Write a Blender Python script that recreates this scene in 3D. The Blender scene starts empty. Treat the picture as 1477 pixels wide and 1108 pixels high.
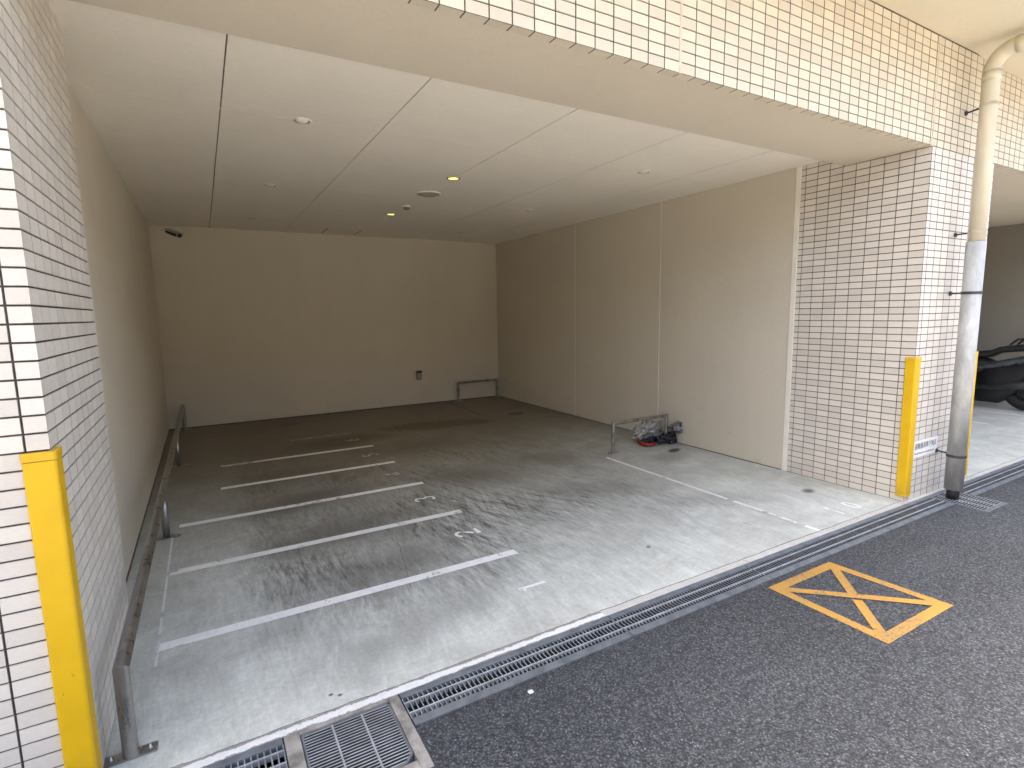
import bpy, bmesh, math, random
from mathutils import Vector, Matrix, noise as mnoise
random.seed(7)
sc = bpy.context.scene
R = math.radians

# ------------------------------------------------------------------ camera
HC = 1.4575
pitch, roll, yaw = R(-7.531), R(-0.9945), R(29.742)
fw = Vector((math.sin(yaw)*math.cos(pitch), math.cos(yaw)*math.cos(pitch), math.sin(pitch)))
rt = Vector((math.cos(yaw), -math.sin(yaw), 0)); up = rt.cross(fw)
rt2 = rt*math.cos(roll) + up*math.sin(roll); up2 = -rt*math.sin(roll) + up*math.cos(roll)
cam = bpy.data.cameras.new('camera'); co = bpy.data.objects.new('camera', cam); sc.collection.objects.link(co)
M = Matrix((rt2, up2, -fw)).transposed().to_4x4(); M.translation = Vector((0, 0, HC)); co.matrix_world = M
cam.sensor_width = 36; cam.lens = 775.13/1477*36; cam.clip_start = 0.02; cam.clip_end = 1000
sc.camera = co

# ------------------------------------------------------------------ light
SUN_EL, SUN_ROT = R(60), R(-68)
w = bpy.data.worlds.new('World'); sc.world = w; w.use_nodes = True
wn = w.node_tree; bg = wn.nodes['Background']
sky = wn.nodes.new('ShaderNodeTexSky'); sky.sky_type = 'NISHITA'; sky.sun_disc = False
sky.sun_elevation = SUN_EL; sky.sun_rotation = SUN_ROT
sky.air_density = 1.0; sky.dust_density = 8.0; sky.ozone_density = 0.2
wn.links.new(sky.outputs[0], bg.inputs[0]); bg.inputs[1].default_value = 0.15
sl = bpy.data.lights.new('sun', 'SUN'); sl.energy = 2.2; sl.angle = R(0.5); sl.color = (1, 0.955, 0.885)
so = bpy.data.objects.new('sun', sl); sc.collection.objects.link(so)
sd = Vector((math.sin(SUN_ROT)*math.cos(SUN_EL), math.cos(SUN_ROT)*math.cos(SUN_EL), math.sin(SUN_EL)))
so.rotation_euler = (-sd).to_track_quat('-Z', 'Y').to_euler(); so.location = sd*20
sc.view_settings.view_transform = 'Standard'; sc.view_settings.look = 'None'
sc.view_settings.exposure = 3.05; sc.view_settings.gamma = 1
sc.cycles.max_bounces = 14; sc.cycles.diffuse_bounces = 12; sc.cycles.caustics_reflective = False
sc.cycles.use_denoising = True

# ------------------------------------------------------------------ material helper
class N:
    def __init__(s, name):
        s.mat = bpy.data.materials.new(name); s.mat.use_nodes = True
        s.t = s.mat.node_tree; s.n = s.t.nodes; s.b = s.n['Principled BSDF']
        g = s.n.new('ShaderNodeNewGeometry'); s.pos = g.outputs['Position']; s.nor = g.outputs['True Normal']
        s.obj = s.n.new('ShaderNodeTexCoord').outputs['Object']
    def put(s, sock, v):
        if hasattr(v, 'links') or isinstance(v, bpy.types.NodeSocket): s.t.links.new(v, sock)
        elif isinstance(v, (tuple, list)) and len(v) == 3 and sock.type == 'RGBA': sock.default_value = (*v, 1)
        else: sock.default_value = v
    def m(s, op, a, b=0.0, c=0.0):
        n = s.n.new('ShaderNodeMath'); n.operation = op
        for i, v in enumerate((a, b, c)): s.put(n.inputs[i], v)
        return n.outputs[0]
    def xyz(s, v):
        n = s.n.new('ShaderNodeSeparateXYZ'); s.put(n.inputs[0], v); return n.outputs
    def vec(s, x, y, z=0.0):
        n = s.n.new('ShaderNodeCombineXYZ')
        for i, v in enumerate((x, y, z)): s.put(n.inputs[i], v)
        return n.outputs[0]
    def map(s, v, rot=(0, 0, 0), scale=(1, 1, 1), loc=(0, 0, 0)):
        n = s.n.new('ShaderNodeMapping'); s.put(n.inputs[0], v)
        n.inputs['Rotation'].default_value = rot; n.inputs['Scale'].default_value = scale; n.inputs['Location'].default_value = loc
        return n.outputs[0]
    def noise(s, v, scale=1, detail=4, rough=0.55, dist=0.0, col=False):
        n = s.n.new('ShaderNodeTexNoise'); s.put(n.inputs['Vector'], v)
        n.inputs['Scale'].default_value = scale; n.inputs['Detail'].default_value = detail
        n.inputs['Roughness'].default_value = rough; n.inputs['Distortion'].default_value = dist
        return n.outputs['Color' if col else 'Fac']
    def voro(s, v, scale=1, feature='F1', out='Distance', rnd=1.0):
        n = s.n.new('ShaderNodeTexVoronoi'); s.put(n.inputs['Vector'], v); n.feature = feature
        n.inputs['Scale'].default_value = scale; n.inputs['Randomness'].default_value = rnd
        return n.outputs[out]
    def white(s, v):
        n = s.n.new('ShaderNodeTexWhiteNoise'); n.noise_dimensions = '3D'; s.put(n.inputs['Vector'], v); return n.outputs['Value']
    def step(s, v, lo, hi, a=0.0, b=1.0):
        n = s.n.new('ShaderNodeMapRange'); n.interpolation_type = 'SMOOTHSTEP'; n.clamp = True
        for i, x in enumerate((v, lo, hi, a, b)): s.put(n.inputs[i], x)
        return n.outputs[0]
    def mix(s, f, a, b, blend='MIX'):
        n = s.n.new('ShaderNodeMix'); n.data_type = 'RGBA'; n.blend_type = blend
        s.put(n.inputs[0], f); s.put(n.inputs[6], a); s.put(n.inputs[7], b); return n.outputs[2]
    def mul(s, col, f):      # scale a colour by a value
        n = s.n.new('ShaderNodeVectorMath'); n.operation = 'SCALE'; s.put(n.inputs[0], col); s.put(n.inputs['Scale'], f); return n.outputs[0]
    def bump(s, h, dist=0.01, strength=1.0, normal=None):
        n = s.n.new('ShaderNodeBump'); s.put(n.inputs['Height'], h); n.inputs['Distance'].default_value = dist; n.inputs['Strength'].default_value = strength
        if normal is not None: s.put(n.inputs['Normal'], normal)
        return n.outputs[0]
    def out(s, col, rough=0.6, metal=0.0, spec=0.5, normal=None, **k):
        s.put(s.b.inputs['Base Color'], col); s.put(s.b.inputs['Roughness'], rough); s.put(s.b.inputs['Metallic'], metal)
        s.put(s.b.inputs['Specular IOR Level'], spec)
        if normal is not None: s.put(s.b.inputs['Normal'], normal)
        for a, v in k.items(): s.put(s.b.inputs[a.replace('_', ' ')], v)
        return s.mat

def simple(name, col, rough=0.6, metal=0.0, var=0.12, scale=8, bump=0.0, bscale=60, spec=0.5):
    k = N(name); n = k.noise(k.obj, scale, 5)
    c = k.mul(col, k.step(n, 0.3, 0.7, 1-var, 1+var))
    nm = k.bump(k.noise(k.obj, bscale, 4), bump) if bump else None
    r = k.step(k.noise(k.obj, scale*2.3, 4), 0.3, 0.7, max(0.02, rough-0.08), min(1, rough+0.08))
    return k.out(c, r, metal, spec, nm)

def tile_mat(name, px, col=(0.665, 0.617, 0.545)):
    """45 x 95 mm tiles, stack bond, with recessed grout; px = a vertical joint on the front face"""
    k = N(name); p = k.xyz(k.pos); n = k.xyz(k.nor)
    side = k.m('GREATER_THAN', k.m('ABSOLUTE', n[0]), 0.5); flat = k.m('GREATER_THAN', k.m('ABSOLUTE', n[2]), 0.5)
    uf = k.m('SUBTRACT', p[0], px); us = k.m('SUBTRACT', p[1], 1.917)
    u = k.m('DIVIDE', k.m('ADD', k.m('MULTIPLY', uf, k.m('SUBTRACT', 1, side)), k.m('MULTIPLY', us, side)), 0.1)
    v = k.m('DIVIDE', k.m('ADD', p[2], k.m('MULTIPLY', flat, 50.025)), 0.05)
    def line(a, period):
        f = k.m('FRACT', k.m('ADD', a, 100.5))
        return k.m('MULTIPLY', k.m('ABSOLUTE', k.m('SUBTRACT', f, 0.5)), period)
    du = line(u, 0.1); dv = k.m('ADD', line(v, 0.05), k.m('MULTIPLY', flat, 1.0))
    wob = k.m('MULTIPLY', k.m('SUBTRACT', k.noise(k.pos, 70, 3), 0.5), 0.0012)
    d = k.m('ADD', k.m('MINIMUM', du, dv), wob)
    face = k.step(d, 0.0026, 0.0034)
    iu = k.m('FLOOR', k.m('ADD', u, 0.0)); iv = k.m('FLOOR', k.m('ADD', v, 0.0))
    rnd = k.white(k.vec(iu, iv, side))
    grain = k.noise(k.map(k.pos, scale=(1, 1, 4)), 60, 6, 0.65)
    speck = k.noise(k.pos, 420, 2, 0.6)
    stain = k.noise(k.map(k.pos, scale=(1, 1, 0.25)), 2.2, 6, 0.6)
    c = k.mul(col, k.step(rnd, 0, 1, 0.92, 1.05))
    c = k.mul(c, k.step(grain, 0.3, 0.7, 0.955, 1.035))
    c = k.mix(k.m('MULTIPLY', k.step(speck, 0.66, 0.78), 0.28), c, (0.50, 0.44, 0.37))
    c = k.mix(k.step(stain, 0.5, 0.85, 0, 0.22), c, (0.56, 0.51, 0.44))
    low = k.m('MULTIPLY', k.step(k.m('ADD', p[2], k.m('MULTIPLY', stain, 0.25)), 0.32, 0.06), 0.3)
    c = k.mix(low, c, (0.46, 0.41, 0.35))
    g = k.mul((0.070, 0.060, 0.049), k.step(k.noise(k.pos, 25, 4), 0.3, 0.7, 0.75, 1.3))
    c = k.mix(face, g, c)
    h = k.m('ADD', k.step(d, 0.0014, 0.0042), k.m('MULTIPLY', grain, 0.16))
    h = k.m('ADD', h, k.m('MULTIPLY', rnd, 0.12))
    return k.out(c, k.step(face, 0, 1, 0.9, 0.58), 0, 0.35, k.bump(h, 0.0010, 0.6))

def wall_mat(name, col, seam=None):
    k = N(name); p = k.xyz(k.pos)
    n1 = k.noise(k.pos, 1.1, 6, 0.6); n2 = k.noise(k.map(k.pos, scale=(1, 1, 0.15)), 5, 5, 0.6); n3 = k.noise(k.pos, 180, 3, 0.7)
    c = k.mul(col, k.step(n1, 0.3, 0.7, 0.975, 1.02)); c = k.mul(c, k.step(n2, 0.3, 0.75, 1.008, 0.985)); c = k.mul(c, k.step(k.noise(k.pos, 40, 5, 0.7), 0.3, 0.7, 0.975, 1.02))
    scuff = k.m('MULTIPLY', k.step(k.noise(k.map(k.pos, scale=(1, 1, 2.2)), 3.5, 8, 0.7), 0.58, 0.72), k.step(p[2], 0.85, 0.15))
    c = k.mix(k.m('MULTIPLY', scuff, 0.3), c, (0.22, 0.19, 0.16))
    nm = k.bump(n3, 0.0012, 0.6); nm = k.bump(n1, 0.004, 0.3, nm)
    return k.out(c, 0.72, 0, 0.3, nm)

def concrete_floor():
    k = N('stained_concrete'); p = k.xyz(k.pos)
    big = k.noise(k.pos, 0.9, 8, 0.62, 0.4); mid = k.noise(k.pos, 3.5, 10, 0.68, 0.8); fine = k.noise(k.pos, 45, 8, 0.72); grit = k.noise(k.pos, 260, 3, 0.7)
    c = k.mix(k.step(big, 0.32, 0.68), (0.465, 0.474, 0.428), (0.615, 0.640, 0.585))
    c = k.mul(c, k.step(mid, 0.3, 0.72, 0.84, 1.13)); c = k.mul(c, k.step(fine, 0.3, 0.7, 0.90, 1.09)); c = k.mul(c, k.step(grit, 0.35, 0.65, 0.93, 1.06))
    # sweeping tyre scuffs: noise stretched along arcs round the stall mouths and along the aisle
    def arcs(cx, cy, fr, ft, seed):
        dx = k.m('SUBTRACT', p[0], cx); dy = k.m('SUBTRACT', p[1], cy)
        r = k.m('SQRT', k.m('ADD', k.m('MULTIPLY', dx, dx), k.m('MULTIPLY', dy, dy)))
        r = k.m('ADD', r, k.m('MULTIPLY', k.noise(k.pos, 0.9, 2), 0.15))
        return k.noise(k.vec(k.m('MULTIPLY', r, fr), k.m('MULTIPLY', k.m('ARCTAN2', dy, dx), ft), seed), 1.0, 9, 0.7, 0.0)
    a1 = arcs(-2.6, 1.0, 24, 5.0, 1.0); a2 = arcs(6.6, 6.2, 20, 6.0, 5.0)
    warp = k.m('MULTIPLY', k.noise(k.pos, 0.7, 2, 0.5), 0.22)
    def sweep(fx, fy, rot, seed, d=0.0):        # scuffs drawn out along the aisle
        q = k.map(k.pos, rot=(0, 0, R(rot))); q = k.xyz(q)
        return k.noise(k.vec(k.m('MULTIPLY', k.m('ADD', q[0], warp), fx), k.m('MULTIPLY', q[1], fy), seed), 1.0, 9, 0.70, d)
    s1 = sweep(17, 1.3, 4, 0.0); s2 = sweep(30, 2.6, -8, 7.0); s3 = sweep(14, 2.0, 26, 13.0); s4 = sweep(26, 2.4, 10, 21.0)
    mott = k.noise(k.pos, 9, 10, 0.78)
    broad = k.step(k.noise(k.pos, 0.9, 6, 0.65, 0.5), 0.36, 0.66)
    bay = k.m('MULTIPLY', k.m('MULTIPLY', k.step(p[0], 0.0, 0.38), k.step(p[0], 1.75, 1.05)), k.step(p[1], 2.05, 3.0))
    aisle = k.m('MULTIPLY', k.m('MULTIPLY', k.step(p[0], 0.9, 1.7), k.step(p[0], 3.9, 2.7)), k.step(p[1], 2.0, 3.6))
    use = k.m('ADD', 0.34, k.m('ADD', k.m('MULTIPLY', bay, 0.95), k.m('MULTIPLY', aisle, 0.82)))
    s5 = sweep(58, 4.5, -3, 31.0); s6 = sweep(40, 3.0, 17, 43.0)
    def part(v, lo, hi, w): return k.m('MULTIPLY', k.step(v, lo, hi), w)
    dark = k.m('ADD', part(s1, 0.40, 0.64, 0.26), k.m('ADD', part(s2, 0.42, 0.62, 0.30), k.m('ADD', part(s5, 0.43, 0.60, 0.30), part(s6, 0.46, 0.62, 0.22))))
    dark = k.m('ADD', dark, k.m('MULTIPLY', aisle, part(a2, 0.45, 0.60, 0.34)))
    dark = k.m('ADD', dark, k.m('MULTIPLY', bay, k.m('ADD', part(a1, 0.45, 0.64, 0.12), 0.24)))
    dark = k.m('ADD', dark, part(mott, 0.42, 0.66, 0.20))
    dark = k.m('MULTIPLY', k.m('MULTIPLY', dark, k.m('ADD', 0.45, k.m('MULTIPLY', broad, 0.6))), k.m('MINIMUM', use, 1.0))
    c = k.mix(k.m('MINIMUM', k.m('MULTIPLY', dark, 0.90), 0.93), c, (0.088, 0.081, 0.070))
    lite = k.m('MULTIPLY', k.step(s4, 0.53, 0.66), k.step(p[1], 6, 2.2))
    c = k.mix(k.m('MULTIPLY', lite, 0.30), c, (0.66, 0.66, 0.635))
    # dirt and oil patches with shapes of their own
    wob = k.m('ADD', k.m('MULTIPLY', k.noise(k.pos, 2.6, 8, 0.7), 0.45), k.m('ADD', k.m('MULTIPLY', s1, 0.30), k.m('MULTIPLY', s2, 0.25)))
    def blob(cx, cy, rx, ry, rot, soft, amt, col=None, wamt=1.9):
        ca, sa = math.cos(rot), math.sin(rot)
        dx = k.m('SUBTRACT', p[0], cx); dy = k.m('SUBTRACT', p[1], cy)
        u = k.m('DIVIDE', k.m('ADD', k.m('MULTIPLY', dx, ca), k.m('MULTIPLY', dy, sa)), rx)
        v = k.m('DIVIDE', k.m('SUBTRACT', k.m('MULTIPLY', dy, ca), k.m('MULTIPLY', dx, sa)), ry)
        d = k.m('SQRT', k.m('ADD', k.m('MULTIPLY', u, u), k.m('MULTIPLY', v, v)))
        d = k.m('ADD', d, k.m('MULTIPLY', k.m('SUBTRACT', wob, 0.5), wamt))
        return k.m('MULTIPLY', k.step(d, 1.0, 1.0-soft), amt)
    dirt = (0.075, 0.064, 0.052)
    for a in ((2.6, 6.6, 0.95, 0.36, -0.15, .6, .97), (1.3, 6.35, 0.85, 0.38, 0.1, .7, .9), (0.62, 5.25, 0.9, 0.32, 0, .9, .45), (0.6, 4.45, 0.8, 0.33, 0.1, .9, .62),
              (0.72, 3.62, 0.75, 0.4, 0.15, .95, .6), (0.9, 2.95, 0.7, 0.35, 0.3, .95, .42), (2.0, 4.3, 0.75, 0.5, -0.6, .95, .55), (2.9, 4.4, 0.7, 0.4, -.5, .95, .45),
              (2.7, 3.4, 1.0, 0.35, -0.4, .95, .34), (1.9, 5.6, 0.9, 0.5, 0, .95, .4), (3.95, 3.75, 0.35, 0.22, .2, .9, .4), (0.85, 2.3, 0.6, 0.2, .4, .95, .3),
              (3.4, 2.7, 0.6, 0.25, -.4, .9, .22)):
        c = k.mix(blob(*a), c, dirt)
    spot = (0.022, 0.018, 0.014)
    for a in ((0.92, 7.8, 0.16, 0.12, 0, .5, .8, spot, .4), (3.87, 6.67, 0.17, 0.12, 0, .5, .9, spot, .4), (4.19, 3.93, 0.14, 0.07, 0.3, .6, .9, spot, .4), (4.115, 2.44, 0.10, 0.065, .2, .8, .8, (0.07, 0.06, 0.045), .5),
              (0.32, 2.02, .012, .01, 0, .5, .8, spot, .4), (0.35, 2.0, .012, .01, 0, .5, .8, spot, .4), (2.3, 2.35, .03, .02, .6, .6, .6, spot, .6)):
        c = k.mix(blob(*a), c, spot)
    # darker and browner with depth into the garage
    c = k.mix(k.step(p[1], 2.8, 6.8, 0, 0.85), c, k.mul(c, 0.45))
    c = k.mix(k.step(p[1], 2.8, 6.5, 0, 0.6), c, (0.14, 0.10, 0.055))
    # saw joint and hairline cracks
    jx = k.m('ABSOLUTE', k.m('SUBTRACT', p[0], k.m('ADD', 3.40, k.m('MULTIPLY', k.m('SUBTRACT', p[1], 6.9), 0.055))))
    joint = k.m('MULTIPLY', k.step(jx, 0.016, 0.006), k.step(p[1], 6.6, 7.1))
    ck = k.m('ABSOLUTE', k.m('SUBTRACT', p[0], k.m('ADD', 0.88, k.m('ADD', k.m('MULTIPLY', k.m('SUBTRACT', p[1], 2.72), 0.21), k.m('MULTIPLY', k.m('SUBTRACT', k.noise(k.pos, 5, 4), 0.5), 0.03)))))
    ckm = k.m('MULTIPLY', k.step(ck, 0.0016, 0.0006), k.m('MULTIPLY', k.step(p[1], 2.6, 2.66), k.step(p[1], 3.4, 3.2)))
    ek = k.m('ABSOLUTE', k.m('SUBTRACT', p[1], k.m('ADD', 1.9365, k.m('MULTIPLY', k.m('SUBTRACT', k.noise(k.pos, 6, 7, 0.75), 0.5), 0.030))))
    ekm = k.m('MULTIPLY', k.step(ek, 0.004, 0.0012), 0.75)
    cr = k.m('MAXIMUM', k.m('MAXIMUM', joint, ckm), ekm)
    c = k.mix(cr, c, (0.05, 0.045, 0.04))
    h = k.m('ADD', k.m('MULTIPLY', fine, 0.5), k.m('MULTIPLY', mid, 1.2)); h = k.m('SUBTRACT', h, k.m('MULTIPLY', cr, 2.0))
    return k.out(c, k.step(dark, 0, 1, 0.62, 0.5), 0, 0.4, k.bump(h, 0.0022, 0.7))

def paint_mat(name, col, under, wear=0.5, scale=14, ragged=False):
    k = N(name)
    n1 = k.noise(k.pos, scale, 9, 0.72, 0.3); n2 = k.noise(k.pos, 1.3, 5, 0.6); n3 = k.noise(k.pos, 170, 4, 0.7)
    f = k.m('ADD', k.m('ADD', k.m('MULTIPLY', n1, 0.6), k.m('MULTIPLY', n2, 0.45)), k.m('MULTIPLY', n3, 0.25))
    if ragged:      # paint broken away along both edges of the threshold strip
        py_ = k.xyz(k.pos)[1]; f = k.m('ADD', f, k.m('ADD', k.step(py_, 1.908, 1.932, 0, 0.22), k.step(py_, 1.899, 1.886, 0, 0.14)))
    m = k.step(f, wear, wear+0.06)
    c = k.mul(col, k.step(n1, 0.3, 0.7, 0.87, 1.06)); u = k.mul(under, k.step(n3, 0.3, 0.7, 0.8, 1.2))
    return k.out(k.mix(m, c, u), 0.65, 0, 0.4, k.bump(k.m('ADD', n3, k.m('MULTIPLY', m, -0.6)), 0.0015, 0.6))

def asphalt_mat():
    k = N('asphalt'); p = k.xyz(k.pos)
    vd = k.voro(k.pos, 115); vc = k.voro(k.pos, 115, out='Color'); vr = k.xyz(vc)
    vd2 = k.voro(k.pos, 250); vc2 = k.xyz(k.voro(k.pos, 250, out='Color'))
    n1 = k.noise(k.pos, 1.2, 7, 0.62); n2 = k.noise(k.pos, 30, 6, 0.7)
    c = k.mul((0.106, 0.115, 0.125), k.step(n1, 0.3, 0.7, 0.90, 1.10)); c = k.mul(c, k.step(n2, 0.3, 0.7, 0.8, 1.2))
    c = k.mix(k.step(vd, 0.62, 0.28), k.mul(c, 0.42), c)                                     # bitumen between the stones
    c = k.mul(c, k.step(vr[0], 0, 1, 0.62, 1.48))
    pale = k.m('MULTIPLY', k.m('GREATER_THAN', vr[1], 0.955), k.step(vd, 0.42, 0.25)); c = k.mix(k.m('MULTIPLY', pale, 0.8), c, (0.36, 0.355, 0.35))
    pale2 = k.m('MULTIPLY', k.m('GREATER_THAN', vc2[1], 0.965), k.step(vd2, 0.4, 0.25)); c = k.mix(k.m('MULTIPLY', pale2, 0.75), c, (0.48, 0.48, 0.48))
    trk = k.noise(k.map(k.pos, rot=(0, 0, R(4)), scale=(0.35, 2.4, 1)), 1, 5, 0.6, 0.4); c = k.mul(c, k.step(trk, 0.35, 0.65, 0.92, 1.06))
    oil = k.step(k.noise(k.pos, 1.7, 5, 0.6, 0.6), 0.66, 0.76); c = k.mix(k.m('MULTIPLY', oil, 0.3), c, (0.03, 0.03, 0.031))
    edge = k.m('MULTIPLY', k.step(p[1], 1.62, 1.70), k.step(k.noise(k.pos, 6, 5), 0.4, 0.6)); c = k.mix(k.m('MULTIPLY', edge, 0.4), c, (0.03, 0.028, 0.027))
    h = k.m('ADD', k.step(vd, 0.75, 0.1), k.m('MULTIPLY', n2, 0.8)); h = k.m('ADD', h, k.m('MULTIPLY', k.step(vd2, 0.7, 0.1), 0.35))
    return k.out(c, k.step(vr[2], 0, 1, 0.55, 0.85), 0, 0.4, k.bump(h, 0.007, 1.0))

def steel_mat(name, col, rough, scale=20):
    k = N(name); n = k.noise(k.map(k.obj, scale=(1, 1, 0.35)), scale, 6, 0.65); b = k.noise(k.obj, 4, 5, 0.6)
    c = k.mul(col, k.step(n, 0.3, 0.7, 0.8, 1.15)); c = k.mix(k.step(b, 0.55, 0.75, 0, 0.4), c, k.mul(col, 0.45))
    return k.out(c, k.step(n, 0.3, 0.7, rough-0.08, rough+0.14), 0.9, 0.5, k.bump(n, 0.0006, 0.5))

MT = {}
MT['tile_pier'] = tile_mat('tile_pier', -0.448); MT['tile_pillar'] = tile_mat('tile_pillar', 4.517); MT['tile_beam'] = tile_mat('tile_beam', 2.025, (0.60, 0.545, 0.437))  # beam copy of the tile tinted warmer to paint in warm bounce light
MT['wall'] = wall_mat('cream_paint', (0.615, 0.564, 0.462)); MT['wall_dark'] = wall_mat('dark_wall_colour', (0.27, 0.25, 0.21)); MT['soffit'] = wall_mat('soffit_paint', (0.60, 0.548, 0.455)); MT['canopy'] = wall_mat('canopy_paint', (0.615, 0.565, 0.445))  # second one is darker, for the neighbouring garage's right wall
MT['floor'] = concrete_floor(); MT['asphalt'] = asphalt_mat()
MT['line'] = paint_mat('white_line_paint', (0.84, 0.83, 0.80), (0.34, 0.33, 0.31), 0.705)
MT['line_worn'] = paint_mat('worn_line_paint', (0.78, 0.765, 0.72), (0.32, 0.31, 0.29), 0.67)
MT['number_worn'] = paint_mat('faded_number_paint', (0.60, 0.585, 0.55), (0.22, 0.205, 0.18), 0.60)
MT['thin'] = paint_mat('thin_line_paint', (0.74, 0.74, 0.72), (0.42, 0.42, 0.41), 0.66)
MT['edge_white'] = paint_mat('edge_paint', (0.70, 0.70, 0.68), (0.27, 0.26, 0.24), 0.725, 22, True)
MT['edge_bare'] = paint_mat('edge_mortar', (0.50, 0.49, 0.455), (0.36, 0.345, 0.31), 0.68, 18)
MT['yellow_line'] = paint_mat('yellow_road_paint', (0.42, 0.232, 0.046), (0.13, 0.115, 0.09), 0.672, 70)
def guard_mat():
    k = N('yellow_guard'); n = k.noise(k.obj, 6, 5); z = k.xyz(k.pos)[2]
    c = k.mul((0.69, 0.42, 0.006), k.step(n, 0.3, 0.7, 0.95, 1.04))
    sc_ = k.m('MULTIPLY', k.step(k.noise(k.map(k.pos, scale=(1, 1, 0.35)), 38, 7, 0.72), 0.62, 0.70), k.step(k.noise(k.pos, 3.1, 4), 0.42, 0.62))
    c = k.mix(k.m('MULTIPLY', sc_, 0.75), c, (0.16, 0.115, 0.04)); c = k.mix(k.m('MULTIPLY', k.step(k.m('ADD', z, k.m('MULTIPLY', n, 0.2)), 0.30, 0.08), 0.35), c, (0.22, 0.15, 0.05))
    return k.out(c, 0.5, 0, 0.4, k.bump(k.m('ADD', k.noise(k.obj, 9, 3), k.m('MULTIPLY', k.noise(k.obj, 120, 3), 0.15)), 0.004, 0.5))
MT['yellow'] = guard_mat()
MT['yellow_cap'] = simple('yellow_cap', (0.67, 0.405, 0.008), 0.55, 0, 0.08, 6)
MT['steel'] = steel_mat('stainless_tube', (0.36, 0.348, 0.33), 0.32)
MT['galv'] = simple('galvanised_bar', (0.205, 0.232, 0.26), 0.48, 0.55, 0.2, 14)
MT['galv_shade'] = simple('shaded_web', (0.06, 0.068, 0.075), 0.55, 0.5, 0.25, 14)  # webs coloured dark to paint in the shade of the slots
MT['galv_bright'] = simple('bright_bar', (0.46, 0.49, 0.52), 0.42, 0.5, 0.15, 14)
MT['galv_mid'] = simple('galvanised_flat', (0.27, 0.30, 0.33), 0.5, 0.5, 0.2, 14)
MT['trough'] = simple('drain_trough', (0.010, 0.010, 0.010), 0.9, 0, 0.3, 6)
MT['collar'] = simple('basin_concrete', (0.24, 0.226, 0.20), 0.9, 0, 0.4, 14, 0.006, 60)
MT['pvc'] = simple('cream_pvc', (0.545, 0.50, 0.385), 0.38, 0, 0.05, 5)
MT['black'] = simple('black_plastic', (0.012, 0.012, 0.013), 0.45, 0, 0.2, 10)
MT['dark_metal'] = simple('dark_metal', (0.055, 0.055, 0.06), 0.45, 0.5, 0.2, 10)
MT['trim'] = simple('white_trim', (0.80, 0.76, 0.67), 0.5, 0, 0.04, 5)
MT['sealant'] = simple('sealant', (0.56, 0.48, 0.38), 0.7, 0, 0.1, 9)
MT['base'] = simple('dark_sealant_shadow', (0.11, 0.092, 0.072), 0.8, 0, 0.2, 9)
MT['white'] = simple('white_enamel', (0.82, 0.80, 0.76), 0.35, 0, 0.03, 5)
MT['grey_box'] = simple('grey_plastic', (0.20, 0.175, 0.145), 0.5, 0, 0.1, 10)
MT['grille'] = simple('beige_grille', (0.40, 0.36, 0.29), 0.6, 0, 0.06, 10)
MT['lens'] = simple('glossy_lens', (0.90, 0.87, 0.80), 0.12, 0.0, 0.02, 5, spec=1.0)
MT['sign'] = simple('white_sign', (0.86, 0.86, 0.85), 0.4, 0, 0.03, 5)
MT['ink'] = simple('black_ink', (0.03, 0.03, 0.032), 0.6, 0, 0.1, 10)
MT['red'] = simple('red_vinyl', (0.24, 0.014, 0.008), 0.35, 0, 0.2, 20)
MT['rubber'] = simple('tyre_rubber', (0.010, 0.010, 0.010), 0.75, 0, 0.2, 10, 0.002, 80)
MT['vinyl'] = simple('seat_vinyl', (0.012, 0.012, 0.013), 0.55, 0, 0.2, 10)
MT['silver'] = simple('silver_paint', (0.13, 0.14, 0.15), 0.3, 0.6, 0.08, 4)
MT['pave'] = simple('pale_paving', (0.42, 0.40, 0.36), 0.85, 0, 0.15, 0.6, 0.004, 25)
MT['blocker_dark'] = simple('blocker_brown', (0.07, 0.063, 0.055), 0.8, 0, 0.15, 0.6)
MT['earth'] = simple('ground_soil', (0.16, 0.14, 0.11), 0.9, 0, 0.2, 0.4)

def galv_pipe():
    k = N('weathered_galvanised'); n = k.noise(k.map(k.obj, scale=(1, 1, 0.3)), 9, 8, 0.68, 0.4); v = k.voro(k.map(k.obj, scale=(1, 1, 0.5)), 26, out='Color'); s = k.noise(k.obj, 5, 7, 0.7, 0.6)
    c = k.mix(k.step(n, 0.35, 0.68), (0.31, 0.318, 0.312), (0.48, 0.485, 0.465)); c = k.mul(c, k.step(k.xyz(v)[0], 0, 1, 0.95, 1.04))
    c = k.mix(k.step(s, 0.60, 0.68, 0, 0.65), c, (0.12, 0.118, 0.11)); c = k.mix(k.step(s, 0.38, 0.33, 0, 0.5), c, (0.54, 0.53, 0.48))
    return k.out(c, k.step(n, 0.3, 0.7, 0.5, 0.7), 0.12, 0.5, k.bump(n, 0.001, 0.5))
MT['galv_pipe'] = galv_pipe()
def plastic():
    k = N('grey_plastic_film'); n = k.noise(k.obj, 11, 3, 0.5, 0.8)
    c = k.mix(k.step(n, 0.35, 0.7), (0.22, 0.21, 0.185), (0.52, 0.50, 0.455))
    return k.out(c, 0.26, 0.15, 0.6, k.bump(n, 0.012, 0.6))
MT['film'] = plastic()
def glow(name, col, s):
    k = N(name); k.b.inputs['Emission Color'].default_value = (*col, 1); k.b.inputs['Emission Strength'].default_value = s
    return k.out(col, 0.4)
MT['lamp_on'] = glow('lit_lamp', (1.0, 0.90, 0.22), 0.21)

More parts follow.
